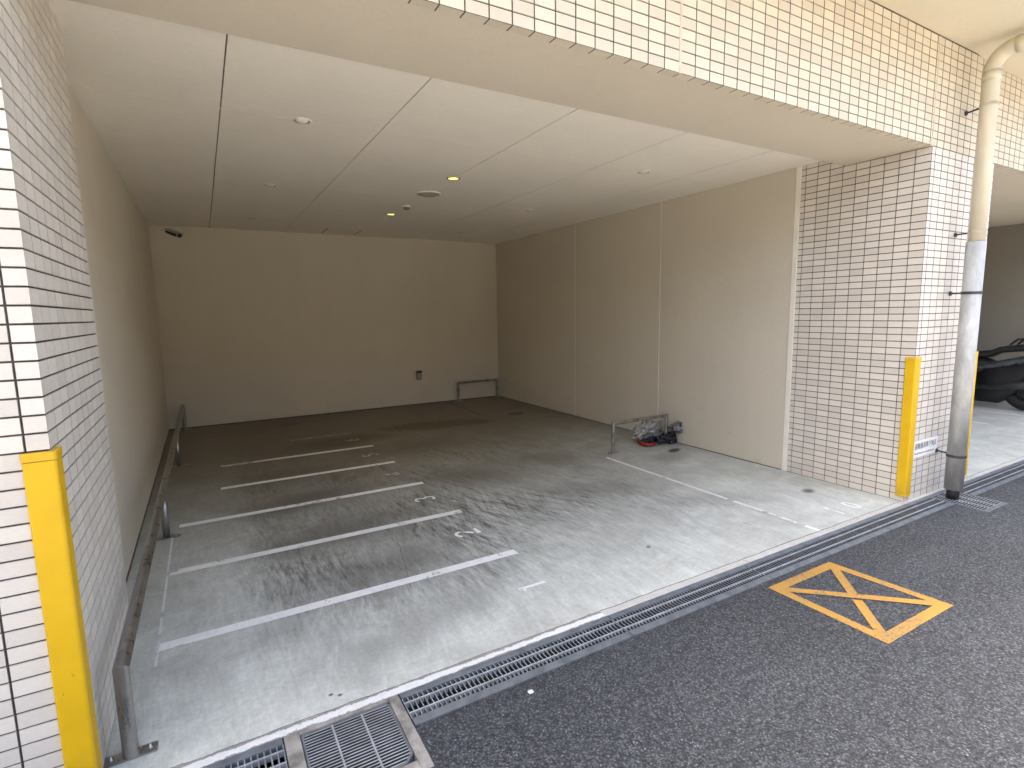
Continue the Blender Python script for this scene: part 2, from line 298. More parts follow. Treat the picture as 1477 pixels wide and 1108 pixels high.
# ------------------------------------------------------------------ mesh helper
class MB:
    def __init__(s): s.b = bmesh.new()
    def box(s, x0, x1, y0, y1, z0, z1, bev=0.0, mat4=None):
        r = bmesh.ops.create_cube(s.b, size=1)
        for v in r['verts']:
            v.co = Vector((x0+(v.co.x+.5)*(x1-x0), y0+(v.co.y+.5)*(y1-y0), z0+(v.co.z+.5)*(z1-z0)))
        if bev:
            es = list({e for v in r['verts'] for e in v.link_edges})
            q = bmesh.ops.bevel(s.b, geom=es, offset=bev, segments=2, affect='EDGES', profile=0.6)
            vs = q['verts']
        else: vs = r['verts']
        if mat4: bmesh.ops.transform(s.b, matrix=mat4, verts=list({v for v in vs}))
        return s
    def quad(s, x0, x1, y0, y1, z):
        s.b.faces.new([s.b.verts.new(c) for c in ((x0, y0, z), (x1, y0, z), (x1, y1, z), (x0, y1, z))]); return s
    def poly(s, pts, z):
        s.b.faces.new([s.b.verts.new((x, y, z)) for x, y in pts]); return s
    def prism(s, prof, axis, a, b):
        """closed 2D profile extruded along an axis (0,1,2) from a to b"""
        def P(u, v, t): return {0: (t, u, v), 1: (u, t, v), 2: (u, v, t)}[axis]
        A = [s.b.verts.new(P(u, v, a)) for u, v in prof]; B = [s.b.verts.new(P(u, v, b)) for u, v in prof]; n = len(prof)
        for i in range(n): s.b.faces.new((A[i], A[(i+1) % n], B[(i+1) % n], B[i]))
        s.b.faces.new(A[::-1]); s.b.faces.new(B); return s
    def tube(s, path, r, seg=16, closed=False, caps=True):
        P = [Vector(p) for p in path]; n = len(P); rr = r if isinstance(r, (list, tuple)) else [r]*n
        dirs = []
        for i in range(n):
            a = (P[i]-P[i-1]).normalized() if (i > 0 or closed) else None; c = (P[(i+1) % n]-P[i]).normalized() if (i < n-1 or closed) else None
            dirs.append((a or c, c or a))
        t0 = dirs[0][1]; u = t0.orthogonal().normalized(); rings = []
        for i in range(n):
            a, c = dirs[i]; t = (a+c)
            t = t.normalized() if t.length > 1e-6 else c
            u = (u - t*u.dot(t)).normalized(); v = t.cross(u)
            k = 1/max(0.3, math.sqrt(max(0.01, (1+a.dot(c))/2))); bis = (c-a); bis = bis.normalized() if bis.length > 1e-5 else None
            ring = []
            for j in range(seg):
                q = u*math.cos(2*math.pi*j/seg)*rr[i] + v*math.sin(2*math.pi*j/seg)*rr[i]
                if bis: q += bis*q.dot(bis)*(k-1)
                ring.append(s.b.verts.new(P[i]+q))
            rings.append(ring)
        m = n if closed else n-1
        for i in range(m):
            A, B = rings[i], rings[(i+1) % n]
            for j in range(seg): s.b.faces.new((A[j], A[(j+1) % seg], B[(j+1) % seg], B[j])).smooth = True
        for i in range(n):
            if dirs[i][0].dot(dirs[i][1]) < 0.85:
                for j in range(seg):
                    e = s.b.edges.get((rings[i][j], rings[i][(j+1) % seg]))
                    if e: e.smooth = False
        if caps and not closed: s.b.faces.new(rings[0][::-1]); s.b.faces.new(rings[-1])
        return s
    def lathe(s, prof, cx, cy, seg=32, smooth=True):
        """(radius, z) profile round a vertical axis"""
        rings = []
        for r, z in prof:
            rings.append([s.b.verts.new((cx+r*math.cos(2*math.pi*j/seg), cy+r*math.sin(2*math.pi*j/seg), z)) for j in range(seg)] if r > 1e-6 else [s.b.verts.new((cx, cy, z))])
        for A, B in zip(rings, rings[1:]):
            for j in range(seg):
                q = [A[j % len(A)], A[(j+1) % len(A)], B[(j+1) % len(B)], B[j % len(B)]]; q2 = []
                for v in q:
                    if v not in q2: q2.append(v)
                if len(q2) > 2: s.b.faces.new(q2).smooth = smooth
        return s
    def tiles(s, axis, plane, out, us, vs, skip=None, dep=0.0045, half=0.0029):
        """separate tiles between joint positions us x vs on the plane axis = plane, facing out (+1/-1)"""
        for a, b in zip(us, us[1:]):
            for c, d in zip(vs, vs[1:]):
                if skip and skip((a+b)/2, (c+d)/2): continue
                u0, u1 = a+(half if a != us[0] else 0), b-(half if b != us[-1] else 0); v0, v1 = c+(half if c != vs[0] else 0), d-(half if d != vs[-1] else 0)
                o = plane + out*random.uniform(-0.0004, 0.0003); i = plane - out*dep
                F = lambda t, u, v: (t, u, v) if axis == 0 else (u, t, v)
                A = [s.b.verts.new(F(o, u, v)) for u, v in ((u0, v0), (u1, v0), (u1, v1), (u0, v1))]; B = [s.b.verts.new(F(i, u, v)) for u, v in ((u0, v0), (u1, v0), (u1, v1), (u0, v1))]
                s.b.faces.new(A)
                for q in range(4): s.b.faces.new((A[q], A[(q+1) % 4], B[(q+1) % 4], B[q]))
        return s
    def build(s, name, m, parent=None, loc=None, smooth_angle=None):
        bmesh.ops.recalc_face_normals(s.b, faces=s.b.faces)
        me = bpy.data.meshes.new(name)
        org = Vector(loc) if loc is not None else (Vector(parent.location) if parent is not None else Vector((0, 0, 0)))
        base = Vector((0, 0, 0)); q = parent
        while q is not None: base += q.location; q = q.parent
        if parent is None: base = org
        bmesh.ops.translate(s.b, verts=s.b.verts, vec=-base)
        s.b.to_mesh(me); s.b.free(); me.materials.append(MT[m] if isinstance(m, str) else m)
        o = bpy.data.objects.new(name, me); sc.collection.objects.link(o)
        if parent is not None: o.parent = parent
        else: o.location = org
        return o

def tag(o, label=None, cat=None, group=None, kind=None):
    if label: o['label'] = label
    if cat: o['category'] = cat
    if group: o['group'] = group
    if kind: o['kind'] = kind
    return o
def thing(name, label, cat, loc=(0, 0, 0), group=None):
    o = bpy.data.objects.new(name, None); sc.collection.objects.link(o); o.location = loc; o.empty_display_size = 0.1
    return tag(o, label, cat, group)
def pale_top(o, m='galv_bright'):  # paler top faces against webs darkened for slot shade
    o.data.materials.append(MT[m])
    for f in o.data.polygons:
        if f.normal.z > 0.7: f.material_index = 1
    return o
def struct(name, mb, m): return tag(mb.build(name, m), kind='structure')

# ------------------------------------------------------------------ measured planes (metres)
XL, XLP, XR, YF, YB = -0.484, -0.395, 4.467, 1.917, 8.296
ZC, ZB, ZO, YBB, YPB = 2.635, 2.55, 3.253, 2.497, 2.857
X2A, X2B = 5.464, 10.62

# ------------------------------------------------------------------ ground
struct('ground', MB().quad(-300, 300, -300, 300, -0.35), 'earth')
struct('pavement', MB().box(-150, 150, -150, -0.6, -0.2, 0.0), 'pave')
a = MB(); a.quad(-150, 150, -0.6, 1.50, 0)
for x0, x1 in ((-150, 0.132), (0.543, 4.728), (5.062, 150)): a.quad(x0, x1, 1.50, 1.694, 0)
road = struct('road', a, 'asphalt')
fl = MB(); fl.box(-0.75, X2A-0.5, 1.930, 8.4, -0.2, 0); garage_floor = struct('garage_floor', fl, 'floor')
fl = MB(); fl.box(X2A-0.5, X2B+0.2, 1.930, 8.4, -0.2, 0); floor2 = struct('garage_floor', fl, 'floor')
fl = MB(); fl.box(-12, -0.75, 1.887, 8.4, -0.2, 0); struct('pavement', fl, 'pave')
# front edge strip of the slab: painted white up to x = 1.578, bare mortar beyond
MB().box(-0.75, 1.578, 1.887, 1.930, -0.2, 0.003, 0.002).build('edge_strip', 'edge_white', garage_floor)
MB().box(1.578, X2A-0.5, 1.887, 1.930, -0.2, 0.002, 0.002).build('edge_strip', 'edge_bare', garage_floor)
MB().box(X2A-0.5, X2B, 1.887, 1.930, -0.2, 0.002, 0.002).build('edge_strip', 'edge_bare', floor2)
# painted lines
ZL = 0.003
for y, x0, m in ((2.727, -0.28, 'line'), (3.535, -0.275, 'line'), (4.335, -0.25, 'line'), (5.13, 0.03, 'line'), (5.92, 0.05, 'line_worn'), (6.73, 0.8, 'number_worn')):
    g = MB(); hw = 0.033; x1 = 1.565 if y < 6.5 else 1.515
    n = 24
    for i in range(n):
        xa, xb = x0+(x1-x0)*i/n, x0+(x1-x0)*(i+1)/n; g.quad(xa, xb, y-hw, y+hw, ZL)
    bmesh.ops.remove_doubles(g.b, verts=g.b.verts, dist=1e-5)
    g.build('parking_line', m, garage_floor)
MB().quad(-0.291, -0.279, 2.58, 4.15, 0.0025).build('marking_line', 'thin', garage_floor)
for y0, y1, m in ((2.655, 4.10, 'line_worn'), (2.09, 2.60, 'line_worn'), (1.935, 2.03, 'line')): MB().quad(3.40, 3.434, y0, y1, ZL).build('parking_line', m, garage_floor)
for x in (8.3, 9.27): MB().quad(x-0.02, x+0.02, 2.72, 5.6, ZL).build('parking_line', 'line', floor2)

# stencilled stall numbers: strokes in a 0..1 x 0..1.6 box
def arc(cx, cy, rx, ry, a0, a1, n=14): return [(cx+rx*math.cos(R(a0+(a1-a0)*i/n)), cy+ry*math.sin(R(a0+(a1-a0)*i/n))) for i in range(n+1)]
DIG = {'1': [[(0.55, 0), (0.55, 1.6)], [(0.30, 1.28), (0.50, 1.52)]],
       '2': [arc(0.5, 1.14, 0.36, 0.36, 165, -25) + [(0.30, 0.42)], [(0.20, 0.22), (0.14, 0.09), (0.88, 0.09)]],
       '3': [arc(0.47, 1.18, 0.33, 0.32, 150, -75), arc(0.47, 0.45, 0.37, 0.36, 75, -150)],
       '4': [[(0.66, 0), (0.66, 1.5)], [(0.56, 1.45), (0.12, 0.5)], [(0.10, 0.42), (0.95, 0.42)]],
       '5': [[(0.82, 1.5), (0.24, 1.5), (0.20, 0.92)], arc(0.47, 0.50, 0.36, 0.42, 115, -150)],
       '6': [arc(0.5, 0.48, 0.36, 0.40, 100, -250), [(0.16, 0.62), (0.50, 1.52)]],
       '0': [arc(0.5, 0.8, 0.34, 0.72, 75, -75), arc(0.5, 0.8, 0.34, 0.72, 255, 105)], 'I': [[(0.5, 0), (0.5, 1.6)]]}
def digit(ch, org, ux, uy, size, parent, m='line', w=0.20):
    g = MB(); ux = Vector(ux); uy = Vector(uy); o = Vector(org)
    for st in DIG[ch]:
        P = [Vector(p) for p in st]; L, Rr = [], []
        for i, p in enumerate(P):
            t = (P[min(i+1, len(P)-1)]-P[max(i-1, 0)]).normalized(); nn = Vector((-t.y, t.x))*w/2
            if 0 < i < len(P)-1:
                d1 = (P[i]-P[i-1]).normalized(); nn *= 1/max(0.6, Vector((-d1.y, d1.x)).dot(Vector((-t.y, t.x))))
            L.append(p+nn); Rr.append(p-nn)
        f = lambda q: g.b.verts.new(o + (ux*(q.x-0.5) + uy*q.y)*size/1.6)
        Lv = [f(q) for q in L]; Rv = [f(q) for q in Rr]
        for i in range(len(P)-1): g.b.faces.new((Lv[i], Lv[i+1], Rv[i+1], Rv[i]))
    o = g.build('stall_number', m, parent)
    for f in o.data.polygons: pass
    return o
for ch, y, m in (('1', 2.315, 'line'), ('2', 3.145, 'line'), ('3', 3.93, 'line'), ('4', 4.735, 'number_worn'), ('5', 5.53, 'number_worn'), ('6', 6.33, 'number_worn')):
    digit(ch, (1.512, y, ZL), (0, 1, 0), (-1, 0, 0), 0.168, garage_floor, m)
digit('I', (3.85, 2.012, ZL), (1, 0, 0), (0, 1, 0), 0.142, garage_floor); digit('0', (4.067, 2.012, ZL), (1, 0, 0), (0, 1, 0), 0.145, garage_floor)
for x in (8.715, 8.80): digit('I', (x, 2.81, ZL), (1, 0, 0), (0, 1, 0), 0.18, floor2)

# yellow crossed box on the road
bx = MB(); C = [(2.471, 1.650), (3.030, 1.650), (3.079, 1.073), (2.478, 1.077)]
C = [Vector(c) for c in C]; cen = sum(C, Vector((0, 0)))/4
inn = [c + (cen-c).normalized()*0.074 for c in C]
for i in range(4):
    j = (i+1) % 4; bx.poly([C[i], C[j], inn[j], inn[i]], 0.003)
def strip(p, q, w, z):
    d = (q-p).normalized(); n = Vector((-d.y, d.x))*w/2; bx.poly([p+n, p-n, q-n, q+n], z)
strip(inn[0], inn[2], 0.046, 0.004); 
mid = (inn[1]+inn[3])/2
strip(inn[1], mid+(inn[1]-mid).normalized()*0.03, 0.046, 0.0045); strip(mid-(inn[1]-mid).normalized()*0.03, inn[3], 0.046, 0.0045)
bx.build('crossed_box_marking', 'yellow_line', road)

# ------------------------------------------------------------------ drain channel and gratings
tr = MB()
for x0, x1 in ((-1.6, 0.132), (0.543, 4.728), (5.062, 14)):
    tr.quad(x0, x1, 1.694, 1.887, -0.14)
    for y in (1.6945, 1.8865):
        tr.b.faces.new([tr.b.verts.new(c) for c in ((x0, y, -0.14), (x1, y, -0.14), (x1, y, -0.001), (x0, y, -0.001))])
channel = struct('drain_channel', tr, 'trough')
def channel_grate(x0, x1, label, proto=None):
    t = thing('channel_grating', label, 'drain grate', (x0, 1.79, 0), 'channel gratings along the garage threshold')
    f = MB(); z0, z1 = -0.022, 0.003; g = 0.0025
    f.box(x0+g, x1-g, 1.697, 1.736, z0, z1, 0.0015); f.box(x0+g, x1-g, 1.853, 1.885, z0, z1, 0.0015)
    f.build('frame', 'galv', t)
    b = MB(); n = max(2, int((x1-x0)/0.0195))
    for i in range(n):
        x = x0+0.004+(x1-x0-0.008)*i/(n-1); b.box(x-0.0024, x+0.0024, 1.736, 1.853, -0.03, 0.0)
    pale_top(b.build('cross_bars', 'galv_shade', t), 'galv_mid')
    r = MB()
    for y in (1.767, 1.824): r.box(x0+g, x1-g, y-0.0035, y+0.0035, -0.02, 0.0018)
    r.build('bearing_bars', 'galv_bright', t)
    return t
channel_grate(-0.87, 0.130, 'slotted steel channel grating left of the square basin grate')
channel_grate(0.546, 1.581, 'slotted steel channel grating just right of the square basin grate')
channel_grate(1.581, 2.583, 'slotted steel channel grating where the white edge paint ends, second from the basin')
channel_grate(2.583, 3.585, 'slotted steel channel grating directly behind the yellow crossed box')
channel_grate(3.585, 4.727, 'slotted steel channel grating ending at the grate under the drainpipe')
channel_grate(5.063, 6.07, 'slotted steel channel grating just right of the drainpipe')
channel_grate(6.07, 7.07, 'slotted steel channel grating crossing the right edge of the view')
for i, w_ in enumerate(('first', 'second', 'third', 'fourth')): channel_grate(7.07+i, 8.07+i, 'slotted steel channel grating before the motorcycle, %s beyond the view edge' % w_)
def square_grate(x0, x1, y0, y1, ch, nb, label, name, sub=0.0):
    t = thing(name, label, 'drain grate', ((x0+x1)/2, (y0+y1)/2, 0))
    prof = [(x0+ch*.4, y1), (x0, y1-ch*.4), (x0, y0+ch), (x0+ch, y0), (x1-ch, y0), (x1, y0+ch), (x1, y1-ch*.4), (x1-ch*.4, y1)]
    f = MB(); P = [Vector((*p, 0.0)) for p in prof]; n = len(P); c = Vector(((x0+x1)/2, (y0+y1)/2, 0))
    I = [p + (c-p).normalized()*0.009 for p in P]
    for i in range(n):
        j = (i+1) % n
        for A, B, za, zb in ((P, I, 0.002, 0.002), (P, P, 0.002, -0.03), (I, I, 0.002, -0.03)):
            a1, a2, b1, b2 = A[i], A[j], B[j], B[i]
            f.b.faces.new([f.b.verts.new((a1.x, a1.y, za)), f.b.verts.new((a2.x, a2.y, za)), f.b.verts.new((b1.x, b1.y, zb)), f.b.verts.new((b2.x, b2.y, zb))])
    bmesh.ops.remove_doubles(f.b, verts=f.b.verts, dist=1e-5)
    f.build('frame', 'galv', t)
    b = MB()
    for i in range(nb):
        y = y0+0.012+(y1-y0-0.024)*i/(nb-1); e = max(0, ch-(y-y0)) if y-y0 < ch else max(0, ch*.4-(y1-y))
        b.box(x0+0.004+e, x1-0.004-e, y-0.0026, y+0.0026, -0.03, 0.001)
    pale_top(b.build('bearing_bars', 'galv_shade', t))
    r = MB()
    for q in (1/3, 2/3):
        x = x0+(x1-x0)*q; r.box(x-0.003, x+0.003, y0+0.008, y1-0.008, -0.012, 0.0025)
    r.build('cross_bars', 'galv_bright', t)
    return t
square_grate(0.186, 0.500, 1.553, 1.862, 0.032, 22, 'square steel basin grate set in a concrete collar at the threshold', 'basin_grating')
square_grate(4.742, 5.048, 1.520, 1.866, 0.004, 18, 'square steel grate under the foot of the grey drainpipe', 'gully_grating')
cl = MB()   # concrete collar of the first basin
def ring(mb, ox0, ox1, oy0, oy1, ix0, ix1, iy0, iy1, z0, z1, bev=0.004):
    mb.box(ox0, ix0, oy0, oy1, z0, z1, bev); mb.box(ix1, ox1, oy0, oy1, z0, z1, bev); mb.box(ix0, ix1, oy0, iy0, z0, z1, bev)
    if oy1 > iy1: mb.box(ix0, ix1, iy1, oy1, z0, z1, bev)
ring(cl, 0.132, 0.543, 1.500, 1.885, 0.183, 0.503, 1.550, 1.866, -0.3, 0.004)
tag(cl.build('basin_collar', 'collar', loc=(0.34, 1.69, 0)), 'worn beige concrete collar around the square basin grate', 'drain collar')
fr = MB(); ring(fr, 4.728, 5.062, 1.500, 1.885, 4.739, 5.051, 1.517, 1.869, -0.3, 0.002, 0.001)
fr.build('gully_frame', 'galv', channel)
pit = MB()
for x0, x1, y0, y1 in ((0.1835, 0.5025, 1.5505, 1.8655), (4.7395, 5.0505, 1.5175, 1.8685)):
    V = [(x0, y0), (x1, y0), (x1, y1), (x0, y1)]
    for i in range(4):
        (a1, b1), (a2, b2) = V[i], V[(i+1) % 4]; pit.b.faces.new([pit.b.verts.new(c) for c in ((a1, b1, -0.3), (a2, b2, -0.3), (a2, b2, -0.034), (a1, b1, -0.034))])
pit.quad(0.183, 0.503, 1.55, 1.866, -0.3); pit.quad(4.739, 5.051, 1.517, 1.869, -0.3); struct('drain_pit_floor', pit, 'trough')
# litter
lt = MB().box(0.980, 1.0, 1.620, 1.637, 0.001, 0.006, 0.002)
tag(lt.build('paper_scrap', 'white', loc=(0.99, 1.628, 0)), 'tiny white paper scrap on the asphalt beside the drain channel', 'litter')

# ------------------------------------------------------------------ building
wl = thing('garage_wall', 'cream painted left side wall of the garage behind the long rail', 'wall', (XL, 5.5, 0), 'painted garage walls')
MB().box(XL-0.2, XL, 2.907, YB+0.2, -0.05, ZC).build('wall_face', 'wall', wl)
MB().box(XL, XL+0.006, 2.915, YB-0.012, 0.0, 0.012).build('base_sealant_shadow', 'base', wl)
wb = thing('garage_wall', 'cream painted back wall with the grey outlet box', 'wall', (2.0, YB, 0), 'painted garage walls')
MB().box(XL+0.001, XR-0.001, YB, YB+0.2, -0.05, ZC).build('wall_face', 'wall', wb)
MB().box(XL+0.001, XR-0.001, YB-0.008, YB, 0.0, 0.014).build('base_sealant_shadow', 'base', wb)
MB().box(2.102, 2.107, YB-0.0015, YB, 0.014, ZC).build('panel_seam', 'wall', wb)
wr = thing('garage_wall', 'cream painted right side wall with vertical panel seams', 'wall', (XR, 5.5, 0), 'painted garage walls')
MB().box(XR, XR+0.2, 2.90, YB+0.2, -0.05, ZC).build('wall_face', 'wall', wr)
MB().box(XR-0.006, XR, 2.91, YB-0.01, 0.0, 0.007).build('base_sealant_shadow', 'base', wr)  # thin dark strip paints the soft shadow line at this wall's base
for y in (4.45, 6.03): MB().box(XR-0.003, XR, y-0.004, y+0.004, 0.012, ZC, 0.001).build('panel_seam', 'trim', wr)
MB().box(XR-0.006, XR+0.1, 2.857, 2.90, -0.02, ZC, 0.002).build('corner_bead', 'trim', wr)
wr2 = thing('garage_wall', 'dark right wall of the neighbouring garage behind the motorcycle', 'wall', (X2B, 5, 0), 'painted garage walls')
MB().box(X2B, X2B+0.2, YF+0.9, YB+0.2, -0.05, ZC).build('wall_face', 'wall_dark', wr2)
MB().box(X2B-0.006, X2B, YF+0.91, YB, 0.0, 0.012).build('base_sealant_shadow', 'base', wr2)
wb2 = tag(MB().box(X2A-0.4, X2B-0.001, YB, YB+0.2, -0.05, ZC).build('garage_wall', 'wall', loc=(8, YB, 0)), 'back wall of the neighbouring garage on the right', 'wall', 'painted garage walls')
wl2 = tag(MB().box(X2A-0.2, X2A, 2.86, YB-0.001, -0.05, ZC).build('garage_wall', 'wall', loc=(X2A, 5, 0)), 'left wall of the neighbouring garage behind the drainpipe pillar', 'wall', 'painted garage walls')
# pillars
lp = thing('tiled_pier', 'white tiled pier at the left of the garage opening with a yellow guard', 'pillar', (-1.2, 2.4, 0), 'tiled piers')
DT = 0.0045
def joints(a, b, phase, step):
    k = math.ceil((a-phase)/step+1e-6); L = [a]
    while phase+k*step < b-1e-6: L.append(phase+k*step); k += 1
    return L+[b]
zj = joints(0.0, ZB, 0, 0.05); zjs = joints(0.0, ZC, 0, 0.05)
b = MB(); b.box(-6, XLP-DT, YF+DT, 2.907, -0.05, ZB); b.box(-6, XLP-DT, YBB+0.001, 2.907, ZB, ZC)
b.tiles(0, XLP, 1, joints(YF, 2.907, YF, 0.1), zjs, lambda u, v: v > ZB and u < YBB+0.06); b.tiles(1, YF, -1, joints(-1.6, XLP-DT, -0.448, 0.1), zj)
b.build('tile_cladding', 'tile_pier', lp)
rp = thing('tiled_pier', 'white tiled pier at the right of the opening behind the drainpipe', 'pillar', (4.96, 2.4, 0), 'tiled piers')
b = MB(); b.box(XR+DT, X2A, YF+DT, YPB, -0.05, ZB); b.box(XR+DT, X2A, YBB+0.001, YPB, ZB, ZC)
b.tiles(0, XR, -1, joints(YF, YPB, YF, 0.1), zjs, lambda u, v: v > ZB and u < YBB+0.06); b.tiles(1, YF, -1, joints(XR+DT, X2A, 4.517, 0.1), zj)
b.build('tile_cladding', 'tile_pillar', rp)
tp = tag(MB().box(X2B, 14, YF-0.001, YF+0.9, -0.05, ZB).build('tiled_pier', 'tile_pillar', loc=(12, YF, 0)), 'white tiled pier beyond the neighbouring garage', 'pillar', 'tiled piers')
# beam
bt = thing('beam', 'deep tiled beam with painted underside spanning over the garage openings', 'beam', (2, 2.2, ZB))
b = MB(); b.box(-6, 14, YF+DT, YF+0.046, ZB, ZO-0.001); b.tiles(1, YF, -1, joints(-1.0, 9.0, 2.025, 0.1), joints(ZB, ZO-0.001, 0, 0.05)); b.build('tile_cladding', 'tile_beam', bt)
MB().box(-6, 14, YF+0.046, YBB, ZB+0.003, ZO+0.1).build('painted_soffit', 'soffit', bt)
for x in (2.025, 4.455): MB().box(x-0.007, x+0.007, YF-0.002, YF+0.01, ZB-0.001, ZO-0.002).build('sealant_joint', 'sealant', bt)
MB().box(-6, 14, YF-0.004, YF+0.001, ZO-0.006, ZO-0.0005).build('top_joint', 'base', bt)
# ceiling: boards with open joints
ce = thing('garage_ceiling', 'painted board ceiling of the garage with dark joints', 'ceiling', (2, 5.4, ZC))
xs = [XL, 0.19, 1.10, 2.01, 2.92, 3.83, XR]; ys = [YBB, 3.605, 5.42, 7.24, YB]
b = MB(); gap = 0.0035
for i in range(6):
    for j in range(4):
        b.box(xs[i]+(gap if i else 0), xs[i+1]-(gap if i < 5 else 0), ys[j]+(0.0008 if j else 0), ys[j+1]-(0.0008 if j < 3 else 0), ZC, ZC+0.012)
b.build('ceiling_boards', wall_mat('ceiling_paint', (0.85, 0.81, 0.725)), ce)
b = MB()
for y in ys[1:-1]: b.box(XL, XR, y-0.006, y+0.006, ZC-0.0012, ZC-0.0002)
b.build('joint_edge_catch', 'trim', ce)  # raised strips stand in for light caught on the joint edges
MB().box(XL-0.2, X2A-0.2, YBB, YB+0.2, ZC+0.012, ZC+0.3).build('ceiling_slab', 'base', ce)
# inspection hatch
MB().box(1.588, 2.032, 7.70, 8.14, ZC-0.003, ZC-0.0004, 0.001).build('inspection_hatch', 'trim', ce)
for x in (1.584, 2.036): MB().box(x-0.005, x+0.005, 7.70, 8.14, ZC-0.004, ZC-0.0004).build('hatch_gap', 'base', ce)
ce2 = tag(MB().box(X2A-0.2, X2B+0.2, YBB, YB+0.2, ZC, ZC+0.3).build('garage_ceiling', 'soffit', loc=(8, 5, ZC)), 'painted ceiling of the neighbouring garage', 'ceiling')
tag(MB().box(-8, 15, YF+0.05, YB+0.3, ZO+0.101, 6.5).build('upper_storey', 'tile_beam', loc=(2, 5, 4)), 'unseen upper storey of the building, added above the garages to block the sun', 'building')  # added out of view to keep direct sun off the forecourt
tag(MB().box(-40, 40, -13, -5.0, -0.1, 4.0).build('sky_blocker', 'blocker_dark', loc=(0, -8, 0)), 'unseen dark block added behind the viewer to cut low sky light', 'building')  # added out of view to block low sky, kept dark to dim the interior
# canopy over the forecourt
cn = thing('canopy', 'cream painted canopy soffit over the driveway', 'canopy', (2, 0.5, ZO))
MB().box(-8, 15, 1.22, YF+0.045, ZO, ZO+0.3).build('canopy_slab', 'canopy', cn)
MB().box(-8, -0.8, 0.25, 1.219, ZO, ZO+0.3).build('added_shade_slab', 'canopy', cn)  # added out of view to cut sky light on the left pier
MB().prism([(4.98, ZO-0.0005), (5.20, ZO-0.028), (5.9, ZO-0.028), (5.95, ZO-0.0005)], 1, 1.225, YF-0.006).build('shade_band_panel', 'canopy', cn)  # sloped panel added to give the soffit a band of different shade

# ------------------------------------------------------------------ downlights
def downlight(x, y, lit, label):
    t = thing('downlight', label, 'ceiling light', (x, y, ZC), 'round recessed ceiling lights')
    MB().lathe([(0.046, ZC-0.004), (0.049, ZC-0.006), (0.058, ZC-0.005), (0.060, ZC-0.0015), (0.060, ZC-0.0003)], x, y).build('trim_ring', 'trim' if not lit else 'grey_box', t)
    if lit:
        MB().lathe([(0, ZC-0.0035), (0.045, ZC-0.0035), (0.0465, ZC-0.0003)], x, y).build('diffuser', 'lamp_on', t)
        li = bpy.data.lights.new('lamp_light', 'SPOT'); li.energy = 2.2; li.color = (1, 0.78, 0.45); li.spot_size = R(150); li.spot_blend = 1; li.shadow_soft_size = 0.04
        lo = bpy.data.objects.new('lamp_light', li); sc.collection.objects.link(lo); lo.parent = t; lo.location = (0, 0, -0.02)
    else:
        MB().lathe([(0, ZC-0.0130), (0.014, ZC-0.0123), (0.026, ZC-0.0095), (0.034, ZC-0.0055), (0.0385, ZC-0.0012)], x, y).build('diffuser', 'lens', t)  # lens domed to catch a bright highlight
        MB().lathe([(0.0385, ZC-0.0020), (0.0475, ZC-0.0044)], x, y).build('shadow_ring', 'grey_box', t)  # dark grey ring paints the shadow gap round the lens
downlight(0.625, 3.608, False, 'unlit round downlight nearest the left pier')
downlight(0.635, 5.43, False, 'unlit round downlight on the left side, halfway into the garage')
downlight(0.62, 7.28, False, 'unlit round downlight on the left side nearest the security camera')
downlight(3.385, 3.59, False, 'unlit round downlight on the right side nearest the beam')
downlight(3.405, 5.46, False, 'unlit round downlight on the right side, halfway along the wall')
downlight(3.39, 7.33, False, 'unlit round downlight on the right side by the back corner')
downlight(2.012, 4.492, True, 'lit warm round downlight, the nearer of the two glowing ones')
downlight(2.035, 6.366, True, 'lit warm round downlight, the farther of the two glowing ones')
t = thing('ceiling_speaker', 'shallow round beige ceiling disc between the two lit downlights', 'ceiling disc', (2.035, 5.15, ZC))
MB().lathe([(0.118, ZC-0.0003), (0.119, ZC-0.006), (0.112, ZC-0.010)], 2.035, 5.15, 40).build('rim', 'trim', t)
MB().lathe([(0.112, ZC-0.010), (0.08, ZC-0.020), (0.04, ZC-0.025), (0, ZC-0.026)], 2.035, 5.15, 40).build('grille', 'grille', t)
t = thing('heat_detector', 'small round detector on the ceiling in front of the farther lit downlight', 'detector', (2.04, 5.82, ZC))
MB().lathe([(0.050, ZC-0.0003), (0.050, ZC-0.014), (0.044, ZC-0.018)], 2.04, 5.82).build('base', 'trim', t)
MB().lathe([(0.040, ZC-0.018), (0.036, ZC-0.03), (0.022, ZC-0.042), (0, ZC-0.044)], 2.04, 5.82).build('sensor_head', 'grey_box', t)

# ------------------------------------------------------------------ security camera
t = thing('security_camera', 'white bullet security camera high in the left back corner', 'camera', (-0.29, 8.28, 2.6))
MB().tube([(-0.29, YB, 2.575), (-0.29, YB-0.02, 2.575)], 0.032, 20).build('mount', 'white', t)
MB().tube([(-0.29, YB-0.02, 2.575), (-0.285, YB-0.07, 2.57), (-0.265, YB-0.11, 2.56)], 0.012, 12).build('arm', 'white', t)
A, B = Vector((-0.285, 8.215, 2.56)), Vector((-0.15, 7.965, 2.478)); d = (B-A).normalized()
bd = MB().tube([A, A+d*0.02, B-d*0.012], [0.022, 0.031, 0.031], 20).build('housing', 'dark_metal', t)
sv = d.cross(Vector((0, 0, 1))).normalized(); uv = sv.cross(d)
hd = MB(); rows = []
for s in (A+d*0.01, B+d*0.03):
    rows.append([hd.b.verts.new(s + sv*math.cos(R(q))*0.036 + uv*math.sin(R(q))*0.036) for q in range(15, 166, 15)])
for i in range(len(rows[0])-1): hd.b.faces.new((rows[0][i], rows[0][i+1], rows[1][i+1], rows[1][i]))
bmesh.ops.solidify(hd.b, geom=hd.b.faces[:], thickness=0.003); hd.build('sun_shield', 'white', t)
